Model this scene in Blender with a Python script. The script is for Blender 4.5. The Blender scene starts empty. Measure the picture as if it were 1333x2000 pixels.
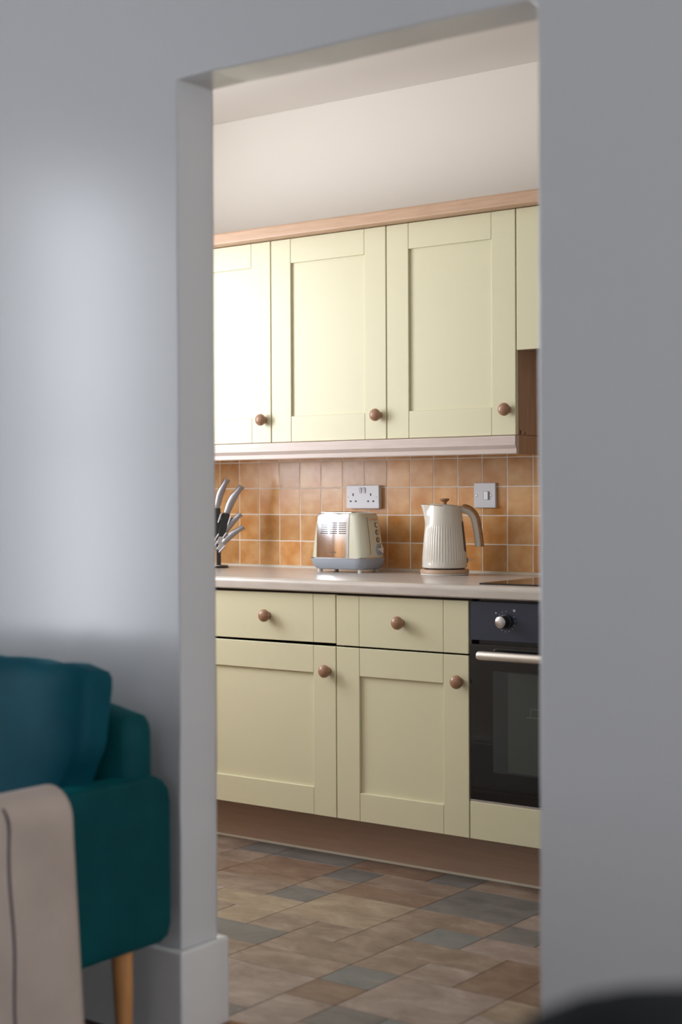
import bpy, bmesh, math, random
from mathutils import Vector, Matrix
random.seed(7)
PI = math.pi
SC = bpy.context.scene
COL = SC.collection

# ------------------------------------------------------------------ camera
F_PX, YAW, PITCH, ROLL, CAM_H = 2977.46, 0.6391, -0.0105, -0.0046, 1.183
cy, sy = math.cos(YAW), math.sin(YAW)
FWD = Vector((-sy * math.cos(PITCH), cy * math.cos(PITCH), math.sin(PITCH)))
RGT = Vector((cy, sy, 0)); UP = RGT.cross(FWD)
RX = RGT * math.cos(ROLL) + UP * math.sin(ROLL)
UX = -RGT * math.sin(ROLL) + UP * math.cos(ROLL)
cd = bpy.data.cameras.new('camera'); cam = bpy.data.objects.new('camera', cd); COL.objects.link(cam)
m = Matrix.Identity(4)
for i in range(3):
    m[i][0] = RX[i]; m[i][1] = UX[i]; m[i][2] = -FWD[i]
m[2][3] = CAM_H
cam.matrix_world = m
cd.sensor_fit = 'VERTICAL'; cd.sensor_height = 36; cd.lens = F_PX * 36 / 2000
cd.clip_start = 0.05
cd.dof.use_dof = True; cd.dof.focus_distance = 4.95; cd.dof.aperture_fstop = 2.2
SC.camera = cam

# ------------------------------------------------------------------ world, lights, exposure
SC.view_settings.view_transform = 'Standard'; SC.view_settings.look = 'None'
SC.view_settings.gamma = 1; SC.view_settings.use_curve_mapping = False
SC.view_settings.exposure = 0.0
w = bpy.data.worlds.new('sky'); SC.world = w; w.use_nodes = True
w.node_tree.nodes['Background'].inputs[0].default_value = (.75, .85, 1, 1)
w.node_tree.nodes['Background'].inputs[1].default_value = 1.0

def area(name, loc, rot, sx, syy, power, col, spread=PI):
    l = bpy.data.lights.new(name, 'AREA'); l.shape = 'RECTANGLE'; l.size = sx; l.size_y = syy
    l.energy = power; l.color = col; l.spread = spread
    o = bpy.data.objects.new(name, l); COL.objects.link(o); o.location = loc; o.rotation_euler = rot
    return o
KXL, KXR = -4.45, -0.60          # kitchen side walls
DD, TH = 2.428, 0.1167           # dividing wall front plane, thickness
XL, XR, ZH = -2.238, -1.359, 2.0797
DU, DB, DW = 4.2055, 3.9073, 4.5291
ZC = 2.642
# daylight through the kitchen window (left wall), the tall window of the sitting room (left wall); then fill from two added windows out of view
area('kitchen_window_daylight', (KXL - .06, 3.14, 1.72), (0, -PI/2, 0), 1.18, .96, 42, (.945, .965, 1))
area('sitting_room_window_daylight', (KXL - .06, 0.55, 1.42), (0, -PI/2, 0), 2.06, .34, 60, (.89, .935, 1))
area('back_window_added_fill', (0.35, -2.56, 1.55), (-PI/2, 0, PI), 1.3, 1.5, 9, (.86, .92, 1))  # fill light, as from an added window behind the camera
area('right_window_added_fill', (1.66, 1.75, 1.4), (0, PI/2, 0), 1.7, .95, 34, (.97, .98, 1))  # added out of view to brighten the left jamb of the doorway

# ------------------------------------------------------------------ materials
def nm(name):
    mt = bpy.data.materials.new(name); mt.use_nodes = True
    nt = mt.node_tree; b = nt.nodes['Principled BSDF']
    return mt, nt, b
def mat(name, col, rough=.5, metal=0, var=0, vscale=6, stretch=(1, 1, 1), col2=None, bump=0, bscale=80, sheen=0, coat=0, spec=None, objrand=0, detail=3):
    mt, nt, b = nm(name)
    b.inputs['Roughness'].default_value = rough; b.inputs['Metallic'].default_value = metal
    if spec is not None: b.inputs['Specular IOR Level'].default_value = spec
    if sheen: b.inputs['Sheen Weight'].default_value = sheen; b.inputs['Sheen Roughness'].default_value = .35; b.inputs['Sheen Tint'].default_value = (min(1, col[0]*6), min(1, col[1]*6), min(1, col[2]*6), 1)
    if coat: b.inputs['Coat Weight'].default_value = coat
    tc = nt.nodes.new('ShaderNodeTexCoord'); mp = nt.nodes.new('ShaderNodeMapping')
    nt.links.new(tc.outputs['Object'], mp.inputs[0]); mp.inputs['Scale'].default_value = stretch
    if objrand:
        oi = nt.nodes.new('ShaderNodeObjectInfo'); mu = nt.nodes.new('ShaderNodeVectorMath'); mu.operation = 'SCALE'
        mu.inputs[0].default_value = (37, 53, 71)
        nt.links.new(oi.outputs['Random'], mu.inputs['Scale']); nt.links.new(mu.outputs[0], mp.inputs['Location'])
    c = (*col, 1)
    b.inputs['Base Color'].default_value = c
    if var or col2:
        n = nt.nodes.new('ShaderNodeTexNoise'); n.inputs['Scale'].default_value = vscale; n.inputs['Detail'].default_value = detail
        nt.links.new(mp.outputs[0], n.inputs['Vector'])
        r = nt.nodes.new('ShaderNodeValToRGB')
        c2 = (*col2, 1) if col2 else tuple(x * (1 - var) for x in col) + (1,)
        r.color_ramp.elements[0].position = .32; r.color_ramp.elements[1].position = .68
        r.color_ramp.elements[0].color = c2; r.color_ramp.elements[1].color = c
        nt.links.new(n.outputs[0], r.inputs[0])
        out = r.outputs[0]
        if objrand:
            h = nt.nodes.new('ShaderNodeHueSaturation'); mr = nt.nodes.new('ShaderNodeMapRange')
            mr.inputs['To Min'].default_value = 1 - objrand; mr.inputs['To Max'].default_value = 1 + objrand
            nt.links.new(oi.outputs['Random'], mr.inputs['Value']); nt.links.new(mr.outputs[0], h.inputs['Value'])
            nt.links.new(out, h.inputs['Color']); out = h.outputs[0]
        nt.links.new(out, b.inputs['Base Color'])
    if bump:
        n2 = nt.nodes.new('ShaderNodeTexNoise'); n2.inputs['Scale'].default_value = bscale; n2.inputs['Detail'].default_value = 4
        nt.links.new(mp.outputs[0], n2.inputs['Vector'])
        bp = nt.nodes.new('ShaderNodeBump'); bp.inputs['Strength'].default_value = bump; bp.inputs['Distance'].default_value = .002
        nt.links.new(n2.outputs[0], bp.inputs['Height']); nt.links.new(bp.outputs[0], b.inputs['Normal'])
    return mt

M = {}
M['wall'] = mat('satin grey wall paint', (.64, .645, .66), .26, bump=.05, bscale=45)
M['kwall'] = mat('kitchen wall paint', (.83, .785, .73), .75, bump=.06, bscale=60)
M['kceil'] = mat('ceiling paint', (.80, .76, .715), .85)
M['gloss'] = mat('white gloss woodwork', (.74, .745, .74), .17, bump=.12, bscale=25)
M['cream'] = mat('cream vinyl wrapped board', (.72, .69, .485), .33, bump=.03, bscale=30)
M['beech'] = mat('beech effect board', (.60, .40, .27), .42, col2=(.52, .33, .215), vscale=9, stretch=(1, 8, 14), detail=6)
M['beech_v'] = mat('beech effect upright board', (.50, .31, .19), .5, col2=(.43, .26, .155), vscale=9, stretch=(10, 8, 1), detail=6)
M['pelmet'] = mat('pale limed beech board', (.66, .56, .52), .33, col2=(.58, .485, .44), vscale=7, stretch=(1, 8, 16), detail=6)
M['plinth'] = mat('beech plinth board', (.47, .335, .255), .45, col2=(.43, .30, .225), vscale=8, stretch=(1, 8, 12), detail=5)
M['knob'] = mat('turned beech', (.42, .24, .155), .28, col2=(.35, .19, .115), vscale=40, stretch=(1, 1, 6))
M['worktop'] = mat('pale mottled laminate', (.63, .575, .53), .24, col2=(.55, .495, .45), vscale=22, stretch=(.5, 3, 3), detail=6, bump=.03, bscale=120)
M['sealant'] = mat('white sealant', (.74, .70, .60), .5)
M['dark'] = mat('dark gap', (.03, .02, .025), .7)
M['carcass'] = mat('carcass board', (.40, .27, .17), .6)
M['shadowy'] = mat('carcass board with painted shade', (.07, .045, .05), .7)  # board darkened to paint in the shadow line under the worktop
M['grout'] = mat('pale tile grout', (.95, .90, .84), .85, bump=.1)
M['tile'] = mat('glazed amber tile', (.76, .45, .20), .24, col2=(.60, .255, .06), vscale=14, objrand=.14, bump=.35, bscale=22, detail=4)
M['plate'] = mat('white switch plastic', (.80, .83, .91), .3)
M['hole'] = mat('socket hole', (.008, .008, .008), .9)
M['screw'] = mat('steel screw', (.5, .5, .5), .35, 1)
M['chrome'] = mat('polished chrome', (.66, .65, .69), .11, 1)
M['steel'] = mat('brushed steel', (.62, .62, .64), .30, 1)
M['steelh'] = mat('satin steel handle', (.42, .42, .46), .36, 1)
M['satin'] = mat('satin aluminium', (.74, .70, .66), .38, .85)
M['sage'] = mat('cream enamel', (.70, .71, .58), .20, coat=.4)
M['greyp'] = mat('blue grey plastic', (.36, .40, .47), .35)
M['kettle'] = mat('glossy ivory enamel', (.76, .735, .67), .16, coat=.5)
M['kwood'] = mat('light wood trim', (.46, .24, .11), .6, col2=(.36, .17, .07), vscale=30, stretch=(1, 1, 5))
M['kring'] = mat('pale wood band', (.60, .42, .30), .4, col2=(.50, .33, .22), vscale=30, stretch=(1, 1, 5))
M['white'] = mat('white plastic', (.78, .77, .74), .3)
M['smoke'] = mat('smoked window plastic', (.10, .07, .06), .12)
M['black'] = mat('black plastic', (.02, .02, .022), .3)
M['ovenp'] = mat('black oven enamel', (.028, .036, .066), .25)
M['ovenglass'] = mat('black oven glass', (.006, .006, .008), .06)
M['oveninner'] = mat('smoked inner glass', (.028, .034, .036), .14)
M['ovencav'] = mat('grey oven cavity seen through glass', (.050, .060, .056), .2)
M['hob'] = mat('black ceramic glass', (.010, .008, .008), .05)
M['wire'] = mat('oven rack wire behind glass', (.14, .15, .145), .4)
M['mark'] = mat('pale print', (.55, .56, .60), .6)
M['teal'] = mat('teal velvet', (.000, .075, .085), .62, col2=(.000, .052, .062), vscale=7, spec=.15, sheen=.2, bump=.25, bscale=320)
M['tealblue'] = mat('teal velvet cushion', (.000, .080, .115), .6, col2=(.000, .055, .082), vscale=6, spec=.15, sheen=.15, bump=.25, bscale=320)
M['throw'] = mat('beige woven wool', (.57, .47, .41), .9, col2=(.50, .41, .355), vscale=9, bump=.5, bscale=260, sheen=.15)
M['stitch'] = mat('dark woven stripe', (.09, .07, .085), .9)
M['oakleg'] = mat('turned oak leg', (.62, .30, .11), .4, col2=(.50, .22, .075), vscale=10, stretch=(6, 6, 1))
M['charcoal'] = mat('charcoal fabric', (.020, .021, .024), .9, bump=.5, bscale=250, sheen=.05)
M['thresh'] = mat('varnished threshold wood', (.30, .105, .030), .35, col2=(.22, .075, .02), vscale=8, stretch=(1, 8, 8))
M['livfloor'] = mat('dark wood boards', (.13, .070, .045), .35, col2=(.09, .045, .028), vscale=5, stretch=(1, 9, 1), detail=6)
M['joint'] = mat('floor joint', (.13, .105, .085), .6)
M['upvc'] = mat('white window frame', (.8, .8, .8), .3)

SL = {}
def slab_mat(name, a, b, c):
    mt, nt, bs = nm(name)
    tc = nt.nodes.new('ShaderNodeTexCoord'); oi = nt.nodes.new('ShaderNodeObjectInfo')
    mu = nt.nodes.new('ShaderNodeVectorMath'); mu.operation = 'SCALE'; mu.inputs[0].default_value = (31, 47, 9)
    nt.links.new(oi.outputs['Random'], mu.inputs['Scale'])
    ad = nt.nodes.new('ShaderNodeMapping'); ad.inputs['Scale'].default_value = (1, 1.7, 1)
    nt.links.new(tc.outputs['Object'], ad.inputs[0]); nt.links.new(mu.outputs[0], ad.inputs['Location'])
    n = nt.nodes.new('ShaderNodeTexNoise'); n.inputs['Scale'].default_value = 9; n.inputs['Detail'].default_value = 8; n.inputs['Roughness'].default_value = .68
    n.inputs['Distortion'].default_value = .5
    nt.links.new(ad.outputs[0], n.inputs['Vector'])
    r = nt.nodes.new('ShaderNodeValToRGB'); e = r.color_ramp.elements
    e[0].position = .33; e[0].color = (*a, 1); e[1].position = .66; e[1].color = (*c, 1)
    k = e.new(.5); k.color = (*b, 1)
    nt.links.new(n.outputs[0], r.inputs[0])
    nt.links.new(r.outputs[0], bs.inputs['Base Color'])
    bs.inputs['Roughness'].default_value = .50
    bp = nt.nodes.new('ShaderNodeBump'); bp.inputs['Strength'].default_value = .25; bp.inputs['Distance'].default_value = .003
    nt.links.new(n.outputs[0], bp.inputs['Height']); nt.links.new(bp.outputs[0], bs.inputs['Normal'])
    return mt
SL['slate'] = slab_mat('slate stone', (.125, .115, .11), (.165, .150, .14), (.20, .185, .17))
SL['bluegrey'] = slab_mat('blue grey stone', (.15, .155, .155), (.19, .19, .185), (.24, .22, .20))
SL['brown'] = slab_mat('russet brown stone', (.165, .098, .066), (.225, .145, .10), (.29, .20, .14))
SL['tan'] = slab_mat('tan stone', (.185, .13, .095), (.265, .192, .145), (.36, .275, .215))
SL['beige'] = slab_mat('beige stone', (.25, .185, .125), (.33, .25, .175), (.41, .325, .235))
SL['pink'] = slab_mat('pinkish stone', (.23, .165, .135), (.31, .235, .20), (.40, .32, .28))

# ------------------------------------------------------------------ mesh helpers
def link(name, bm, mt, parent=None, smooth=False, loc=None):
    me = bpy.data.meshes.new(name)
    bm.normal_update(); bm.to_mesh(me); bm.free()
    me.materials.append(mt)
    if smooth:
        for p_ in me.polygons: p_.use_smooth = True
        try: me.set_sharp_from_angle(angle=math.radians(38))
        except Exception: pass
    o = bpy.data.objects.new(name, me); COL.objects.link(o)
    if parent: o.parent = parent
    if loc: o.location = loc
    return o
def BM(): return bmesh.new()
def box(bm, a, b, bev=0, seg=2):
    r = bmesh.ops.create_cube(bm, size=1)
    vs = r['verts']
    for v in vs:
        for i in range(3):
            v.co[i] = a[i] if v.co[i] < 0 else b[i]
    if bev:
        es = list({e for v in vs for e in v.link_edges})
        bmesh.ops.bevel(bm, geom=es, offset=bev, segments=seg, affect='EDGES', profile=.5)
def boxo(name, a, b, mt, parent=None, bev=0, seg=2, smooth=False):
    """a box linked with its origin at its own centre (parent, if any, keeps world coordinates)"""
    c = [(a[i] + b[i]) / 2 for i in range(3)]
    bm = BM(); box(bm, [a[i] - c[i] for i in range(3)], [b[i] - c[i] for i in range(3)], bev, seg)
    pl = parent_world(parent)
    return link(name, bm, mt, parent, smooth, (c[0] - pl[0], c[1] - pl[1], c[2] - pl[2]))
def parent_world(p_):
    x = Vector((0, 0, 0))
    while p_ is not None:
        x = x + Vector(p_.location); p_ = p_.parent
    return x
def lathe(bm, prof, seg=28, axis='Z', c=(0, 0, 0), mod=None):
    rings = []
    for r, h in prof:
        ring = []
        for k in range(seg):
            a = 2 * PI * k / seg
            rr = r * (mod(a, h) if mod else 1)
            x, y = rr * math.cos(a), rr * math.sin(a)
            if axis == 'Z': p_ = (x, y, h)
            elif axis == 'Y': p_ = (x, h, y)
            else: p_ = (h, x, y)
            ring.append(bm.verts.new((p_[0] + c[0], p_[1] + c[1], p_[2] + c[2])))
        rings.append(ring)
    for i in range(len(rings) - 1):
        for k in range(seg):
            bm.faces.new((rings[i][k], rings[i][(k+1) % seg], rings[i+1][(k+1) % seg], rings[i+1][k]))
    bm.faces.new(list(reversed(rings[0]))); bm.faces.new(rings[-1])
    bmesh.ops.recalc_face_normals(bm, faces=bm.faces)
def tube(bm, pts, rads, seg=14, flat=1.0, side=None):
    """sweep an ellipse along pts; flat scales the axis given by side"""
    pts = [Vector(p_) for p_ in pts]; rings = []
    n = len(pts)
    for i, p_ in enumerate(pts):
        t = (pts[min(i+1, n-1)] - pts[max(i-1, 0)]).normalized()
        s = Vector(side) if side else (Vector((0, 0, 1)) if abs(t.z) < .9 else Vector((1, 0, 0)))
        u = (s - t * s.dot(t)).normalized(); v = t.cross(u)
        r = rads[i] if isinstance(rads, (list, tuple)) else rads
        rings.append([bm.verts.new(p_ + u * math.cos(2*PI*k/seg) * r * flat + v * math.sin(2*PI*k/seg) * r) for k in range(seg)])
    for i in range(n - 1):
        for k in range(seg):
            bm.faces.new((rings[i][k], rings[i][(k+1) % seg], rings[i+1][(k+1) % seg], rings[i+1][k]))
    bm.faces.new(list(reversed(rings[0]))); bm.faces.new(rings[-1])
    bmesh.ops.recalc_face_normals(bm, faces=bm.faces)
def smoothpath(pts, n=24):
    pts = [Vector(p_) for p_ in pts]; P = [pts[0]] + pts + [pts[-1]]; out = []
    segs = len(pts) - 1
    for j in range(n + 1):
        t = j / n * segs; i = min(int(t), segs - 1); u = t - i
        a, b, c, d = P[i], P[i+1], P[i+2], P[i+3]
        out.append(.5 * ((2*b) + (c - a) * u + (2*a - 5*b + 4*c - d) * u*u + (3*b - a - 3*c + d) * u**3))
    return out
def rrect(hx, hy, r, n=6):
    pts = []
    for (sx, sy_, a0) in ((1, 1, 0), (-1, 1, PI/2), (-1, -1, PI), (1, -1, 1.5*PI)):
        for k in range(n + 1):
            a = a0 + PI/2 * k / n
            pts.append((sx * (hx - r) + r * math.cos(a), sy_ * (hy - r) + r * math.sin(a)))
    return pts
def loft(bm, secs, cap=True):
    """secs: list of rings (lists of 3-D points)"""
    R = [[bm.verts.new(p_) for p_ in s] for s in secs]; n = len(R[0])
    for i in range(len(R) - 1):
        for k in range(n):
            bm.faces.new((R[i][k], R[i][(k+1) % n], R[i+1][(k+1) % n], R[i+1][k]))
    if cap:
        bm.faces.new(list(reversed(R[0]))); bm.faces.new(R[-1])
    bmesh.ops.recalc_face_normals(bm, faces=bm.faces)
def thing(name, label, cat, loc=(0, 0, 0), rz=0, group=None):
    o = bpy.data.objects.new(name, None); COL.objects.link(o); o.empty_display_size = .05
    o.location = loc; o.rotation_euler = (0, 0, rz); o['label'] = label; o['category'] = cat
    if group: o['group'] = group
    return o
def tag(o, label, cat, group=None):
    o['label'] = label; o['category'] = cat
    if group: o['group'] = group
    return o
def struct(o, label=None):
    o['kind'] = 'structure'
    if label: o['label'] = label
    return o
def bevmod(o, wd, seg=3, ang=40):
    md = o.modifiers.new('b', 'BEVEL'); md.width = wd; md.segments = seg; md.limit_method = 'ANGLE'; md.angle_limit = math.radians(ang)

# ------------------------------------------------------------------ setting: dividing wall with the opening
LXL, LXR, LYB, LZC = KXL, 1.6, -2.5, 2.85
rnd = random.Random(3)
out = [(LXL, 0), (XL, 0)]
z = .25
while z < ZH - .05:
    out.append((XL + rnd.uniform(-.0014, .0014), z)); z += rnd.uniform(.05, .13)
out.append((XL, ZH))
x = XL + .1
while x < XR - .1:
    out.append((x, ZH + rnd.uniform(-.0028, .0022))); x += rnd.uniform(.05, .11)
R_ = .022
for k in range(6):
    a = PI/2 - k * PI / 10
    out.append((XR - R_ + R_ * math.cos(a), ZH - R_ + R_ * math.sin(a)))
z = ZH - R_ - .08
while z > .25:
    out.append((XR + rnd.uniform(-.0014, .0014), z)); z -= rnd.uniform(.05, .13)
out += [(XR, 0), (LXR, 0), (LXR, LZC), (LXL, LZC)]
bm = BM(); f1 = bm.faces.new([bm.verts.new((x, DD, z)) for x, z in out])
ex = bmesh.ops.extrude_face_region(bm, geom=[f1])
for g in ex['geom']:
    if isinstance(g, bmesh.types.BMVert): g.co.y += TH
bmesh.ops.recalc_face_normals(bm, faces=bm.faces)
o = struct(link('wall_middle', bm, M['wall']), 'painted grey white wall with the open doorway cut through it')
bevmod(o, .005, 3, 50)

def skirt_poly(name, pts, label):
    bm = BM(); f = bm.faces.new([bm.verts.new((x, y, 0)) for x, y in pts])
    g = bmesh.ops.extrude_face_region(bm, geom=[f])
    for v in g['geom']:
        if isinstance(v, bmesh.types.BMVert): v.co.z = .206
    bmesh.ops.recalc_face_normals(bm, faces=bm.faces)
    o = link(name, bm, M['gloss'], smooth=True); bevmod(o, .007, 4, 50)
    return struct(o, label)
T = .0185; Y2 = DD + TH
skirt_poly('baseboard_left', [(LXL+.001, DD-.0005), (XL, DD-.0005), (XL+.0005, Y2+.0005), (KXL+.001, Y2+.0005), (KXL+.001, Y2+T), (XL+T, Y2+T), (XL+T, DD-T-.002), (LXL+.001, DD-T-.002)],
           'tall white gloss skirting board wrapping round the left side of the doorway')
skirt_poly('baseboard_right', [(LXR-.001, DD-.0005), (XR, DD-.0005), (XR-.0005, Y2+.0005), (KXR-.001, Y2+.0005), (KXR-.001, Y2+T), (XR-T, Y2+T), (XR-T, DD-T-.002), (LXR-.001, DD-T-.002)],
           'tall white gloss skirting board on the right side of the doorway')

# sitting room shell
struct(boxo('floor', (LXL-.1, LYB-.1, -.1), (LXR+.1, Y2-.03, 0), M['livfloor']), 'dark wooden sitting room floor')
struct(boxo('ceiling', (LXL-.1, LYB-.1, LZC), (LXR+.1, Y2-.03, LZC+.1), M['kceil']), 'sitting room ceiling')

def wall_with_hole_x(name, xa, xb, ya, yb, z0, z1, hy0, hy1, hz0, hz1, mt, label):
    bm = BM()
    for (a, b) in (((xa, ya, z0), (xb, hy0, z1)), ((xa, hy1, z0), (xb, yb, z1)), ((xa, hy0, z0), (xb, hy1, hz0)), ((xa, hy0, hz1), (xb, hy1, z1))):
        box(bm, a, b)
    return struct(link(name, bm, mt), label)
wall_with_hole_x('wall_left', LXL-.12, LXL, LYB-.1, DD+.02, 0, LZC, .37, .73, .38, 2.46, M['wall'], 'left wall of the sitting room with a tall window')
wall_with_hole_x('wall_right', LXR, LXR+.12, LYB-.1, Y2, 0, LZC, 1.27, 2.23, .55, 2.25, M['wall'], 'right wall of the sitting room with a window added for its light')
bm = BM()
for (a, b) in (((LXL-.1, LYB-.12, 0), (-.4, LYB, LZC)), ((1.1, LYB-.12, 0), (LXR+.1, LYB, LZC)), ((-.4, LYB-.12, 0), (1.1, LYB, .9)), ((-.4, LYB-.12, 2.2), (1.1, LYB, LZC))):
    box(bm, a, b)
struct(link('wall_back', bm, M['wall']), 'sitting room wall behind the camera with a window added for fill light')
def window_x(n, x, y0, y1, z0, z1, bars, label):
    bm = BM(); f = .05
    for a, b in (((x, y0, z0), (x+.04, y0+f, z1)), ((x, y1-f, z0), (x+.04, y1, z1)), ((x, y0+f, z0), (x+.04, y1-f, z0+f)), ((x, y0+f, z1-f), (x+.04, y1-f, z1))):
        box(bm, a, b, .004)
    for kz in bars:
        box(bm, (x+.003, y0+f, kz-.02), (x+.037, y1-f, kz+.02), .004)
    return struct(link('window_%d' % n, bm, M['upvc']), label)
window_x(1, KXL-.045, 2.62, 3.62, 1.12, 2.32, [], 'white framed kitchen window in the left wall')
window_x(4, LXR + .005, 1.27, 2.23, .55, 2.25, [], 'unseen white framed window added in the right wall of the sitting room to light the door jamb')
window_x(2, LXL-.045, .37, .73, .38, 2.46, [1.42], 'tall white framed sash window of the sitting room')
bm = BM()
for a, b in (((-.4, LYB-.05, .9), (-.35, LYB-.01, 2.2)), ((1.05, LYB-.05, .9), (1.1, LYB-.01, 2.2)), ((-.35, LYB-.05, .9), (1.05, LYB-.01, .95)), ((-.35, LYB-.05, 2.15), (1.05, LYB-.01, 2.2)), ((.33, LYB-.05, .95), (.37, LYB-.01, 2.15))):
    box(bm, a, b, .004)
struct(link('window_3', bm, M['upvc']), 'unseen white framed window added behind the camera for fill light')

# kitchen shell
struct(boxo('ceiling_kitchen', (KXL-.1, Y2, ZC), (KXR+.1, DW+.1, ZC+.1), M['kceil']), 'plain off white kitchen ceiling').name = 'ceiling.001'
wk = struct(boxo('wall_far', (KXL-.1, DW, 0), (KXR+.1, DW+.1, ZC), M['kwall']), 'off white kitchen wall above the cupboards')
wall_with_hole_x('wall_kitchen_left', KXL-.12, KXL, Y2-.02, DW+.1, 0, ZC, 2.62, 3.62, 1.12, 2.32, M['kwall'], 'left kitchen wall with the window')
struct(boxo('wall_kitchen_right', (KXR, Y2, 0), (KXR+.1, DW+.1, ZC), M['kwall']), 'right kitchen wall')
# kitchen side skin of the dividing wall (off white paint)
bm = BM()
for (a, b) in (((KXL, Y2, .0), (XL-.001, Y2+.0004, ZC)), ((XR+.001, Y2, 0), (KXR, Y2+.0004, ZC)), ((XL-.001, Y2, ZH+.004), (XR+.001, Y2+.0004, ZC))):
    box(bm, a, b)
struct(link('trim_1', bm, M['kwall']), 'kitchen side plaster face of the dividing wall')
kf = struct(boxo('floor_kitchen', (KXL-.1, Y2-.03, -.1), (KXR+.1, DW+.1, 0.0), M['joint']), 'kitchen floor laid in mixed stone effect slabs')
kf.name = 'floor.001'
th = boxo('trim_2', (XL+T, Y2-.12, 0.0), (XR-T, Y2+.022, .020), M['thresh'], None, .008, 3, True)
struct(th, 'varnished wooden threshold strip across the doorway')

# floor slabs: an ashlar pattern on a module grid
PX, PY = .1515, .1335
GX0, GY0 = -2.875 - 11 * PX, 3.885 - 10 * PY   # column 11 starts at x -2.875, row r0 ends at y 3.885
NX = int((KXR - GX0) / PX); 
rows = []
# explicit slabs (col offset from b=0, row index from r0=0 counted towards the camera, width, depth, kind)
SPEC = [(3, 0, 2, 2, 'slate'), (0, 0, 1, 1, 'slate'), (0, 2, 1, 1, 'slate'), (4, 6, 1, 1, 'bluegrey'), (5, 5, 1, 1, 'pink0'), (4, 3, 1, 1, 'bluegrey'),
        (1, 4, 1, 1, 'tan0'), (0, 5, 2, 1, 'slate'), (5, 2, 1, 1, 'slate'), (5, 3, 2, 1, 'pink'), (4, 4, 2, 1, 'tan'), (2, 5, 2, 1, 'tan'), (6, 4, 1, 2, 'brown'),
        (-2, -1, 2, 1, 'slate'), (-2, 0, 2, 2, 'brown'), (-2, 2, 2, 1, 'tan'), (-1, 3, 2, 1, 'beige'), (1, 2, 2, 2, 'beige'), (1, 0, 2, 1, 'tan'), (1, 1, 2, 1, 'brown'), (0, 1, 1, 1, 'tan'),
        (3, 2, 2, 1, 'tan'), (3, 3, 1, 2, 'tan'), (2, 4, 1, 1, 'tan'), (4, 5, 1, 1, 'tan'), (6, 2, 2, 1, 'pink'), (5, 1, 1, 1, 'pink'), (5, 0, 2, 1, 'slate'),
        (2, 6, 2, 1, 'tan'), (0, 6, 2, 2, 'tan'), (5, 6, 2, 2, 'pink'), (6, 6, 0, 0, ''), (2, 7, 2, 2, 'pink'), (4, 7, 1, 1, 'brown'), (5, 8, 1, 1, 'slate'), (4, 8, 1, 2, 'pink'),
        (0, -1, 2, 1, 'brown'), (2, -1, 1, 1, 'slate'), (3, -1, 2, 1, 'tan'), (5, -1, 2, 1, 'brown'), (-1, 4, 1, 2, 'tan'), (0, 4, 1, 1, 'beige'), (6, 8, 2, 1, 'bluegrey'), (2, 9, 2, 1, 'slate'), (0, 8, 2, 1, 'slate')]
occ = {}
slabs = []
def try_place(c, r, wd, dp, kind):
    cells = [(c + i, r + j) for i in range(wd) for j in range(dp)]
    if any(q in occ for q in cells): return False
    for q in cells: occ[q] = 1
    slabs.append((c, r, wd, dp, kind)); return True
for c, r, wd, dp, kind in SPEC:
    if wd: try_place(c, r, wd, dp, kind.rstrip('0'))
rs = random.Random(11)
CMIN, CMAX, RMIN, RMAX = -10, int((KXR + 2.875) / PX), -1, 9
for r in range(RMIN, RMAX + 1):
    for c in range(CMIN, CMAX + 1):
        if (c, r) in occ: continue
        opts = [(2, 2), (2, 1), (2, 1), (3, 2), (1, 1), (1, 2)]; rs.shuffle(opts)
        kind = rs.choices(['tan', 'brown', 'pink', 'beige', 'slate', 'bluegrey'], [4, 3, 3, 1.5, 1.5, 1])[0]
        for wd, dp in opts:
            if c + wd - 1 <= CMAX and r + dp - 1 <= RMAX and try_place(c, r, wd, dp, kind if wd * dp < 4 or kind not in ('bluegrey',) else 'tan'): break
        else: try_place(c, r, 1, 1, 'slate')
slabmesh = {}
for c, r, wd, dp, kind in slabs:
    key = (wd, dp, kind)
    j = .0011
    if key not in slabmesh:
        bm = BM(); box(bm, (-wd*PX/2 + j, -dp*PY/2 + j, 0), (wd*PX/2 - j, dp*PY/2 - j, .0018), .0006, 1)
        me = bpy.data.meshes.new('floor_slab'); bm.to_mesh(me); bm.free(); me.materials.append(SL[kind]); slabmesh[key] = me
    o = bpy.data.objects.new('floor_slab', slabmesh[key]); COL.objects.link(o); o.parent = kf
    wc = Vector((-2.875 + (c + wd/2) * PX, 3.885 - (r + dp/2) * PY, 0))
    # trim: slabs whose centre would fall under the dividing wall are dropped
    if wc.y - dp*PY/2 < Y2 + .022:
        sc_ = (wc.y + dp*PY/2 - (Y2 + .024)) / (dp * PY)
        if sc_ < .08: bpy.data.objects.remove(o); continue
        wc.y = (wc.y + dp*PY/2 + Y2 + .024) / 2; o.scale.y = sc_
    o.location = wc - parent_world(kf)

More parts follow.
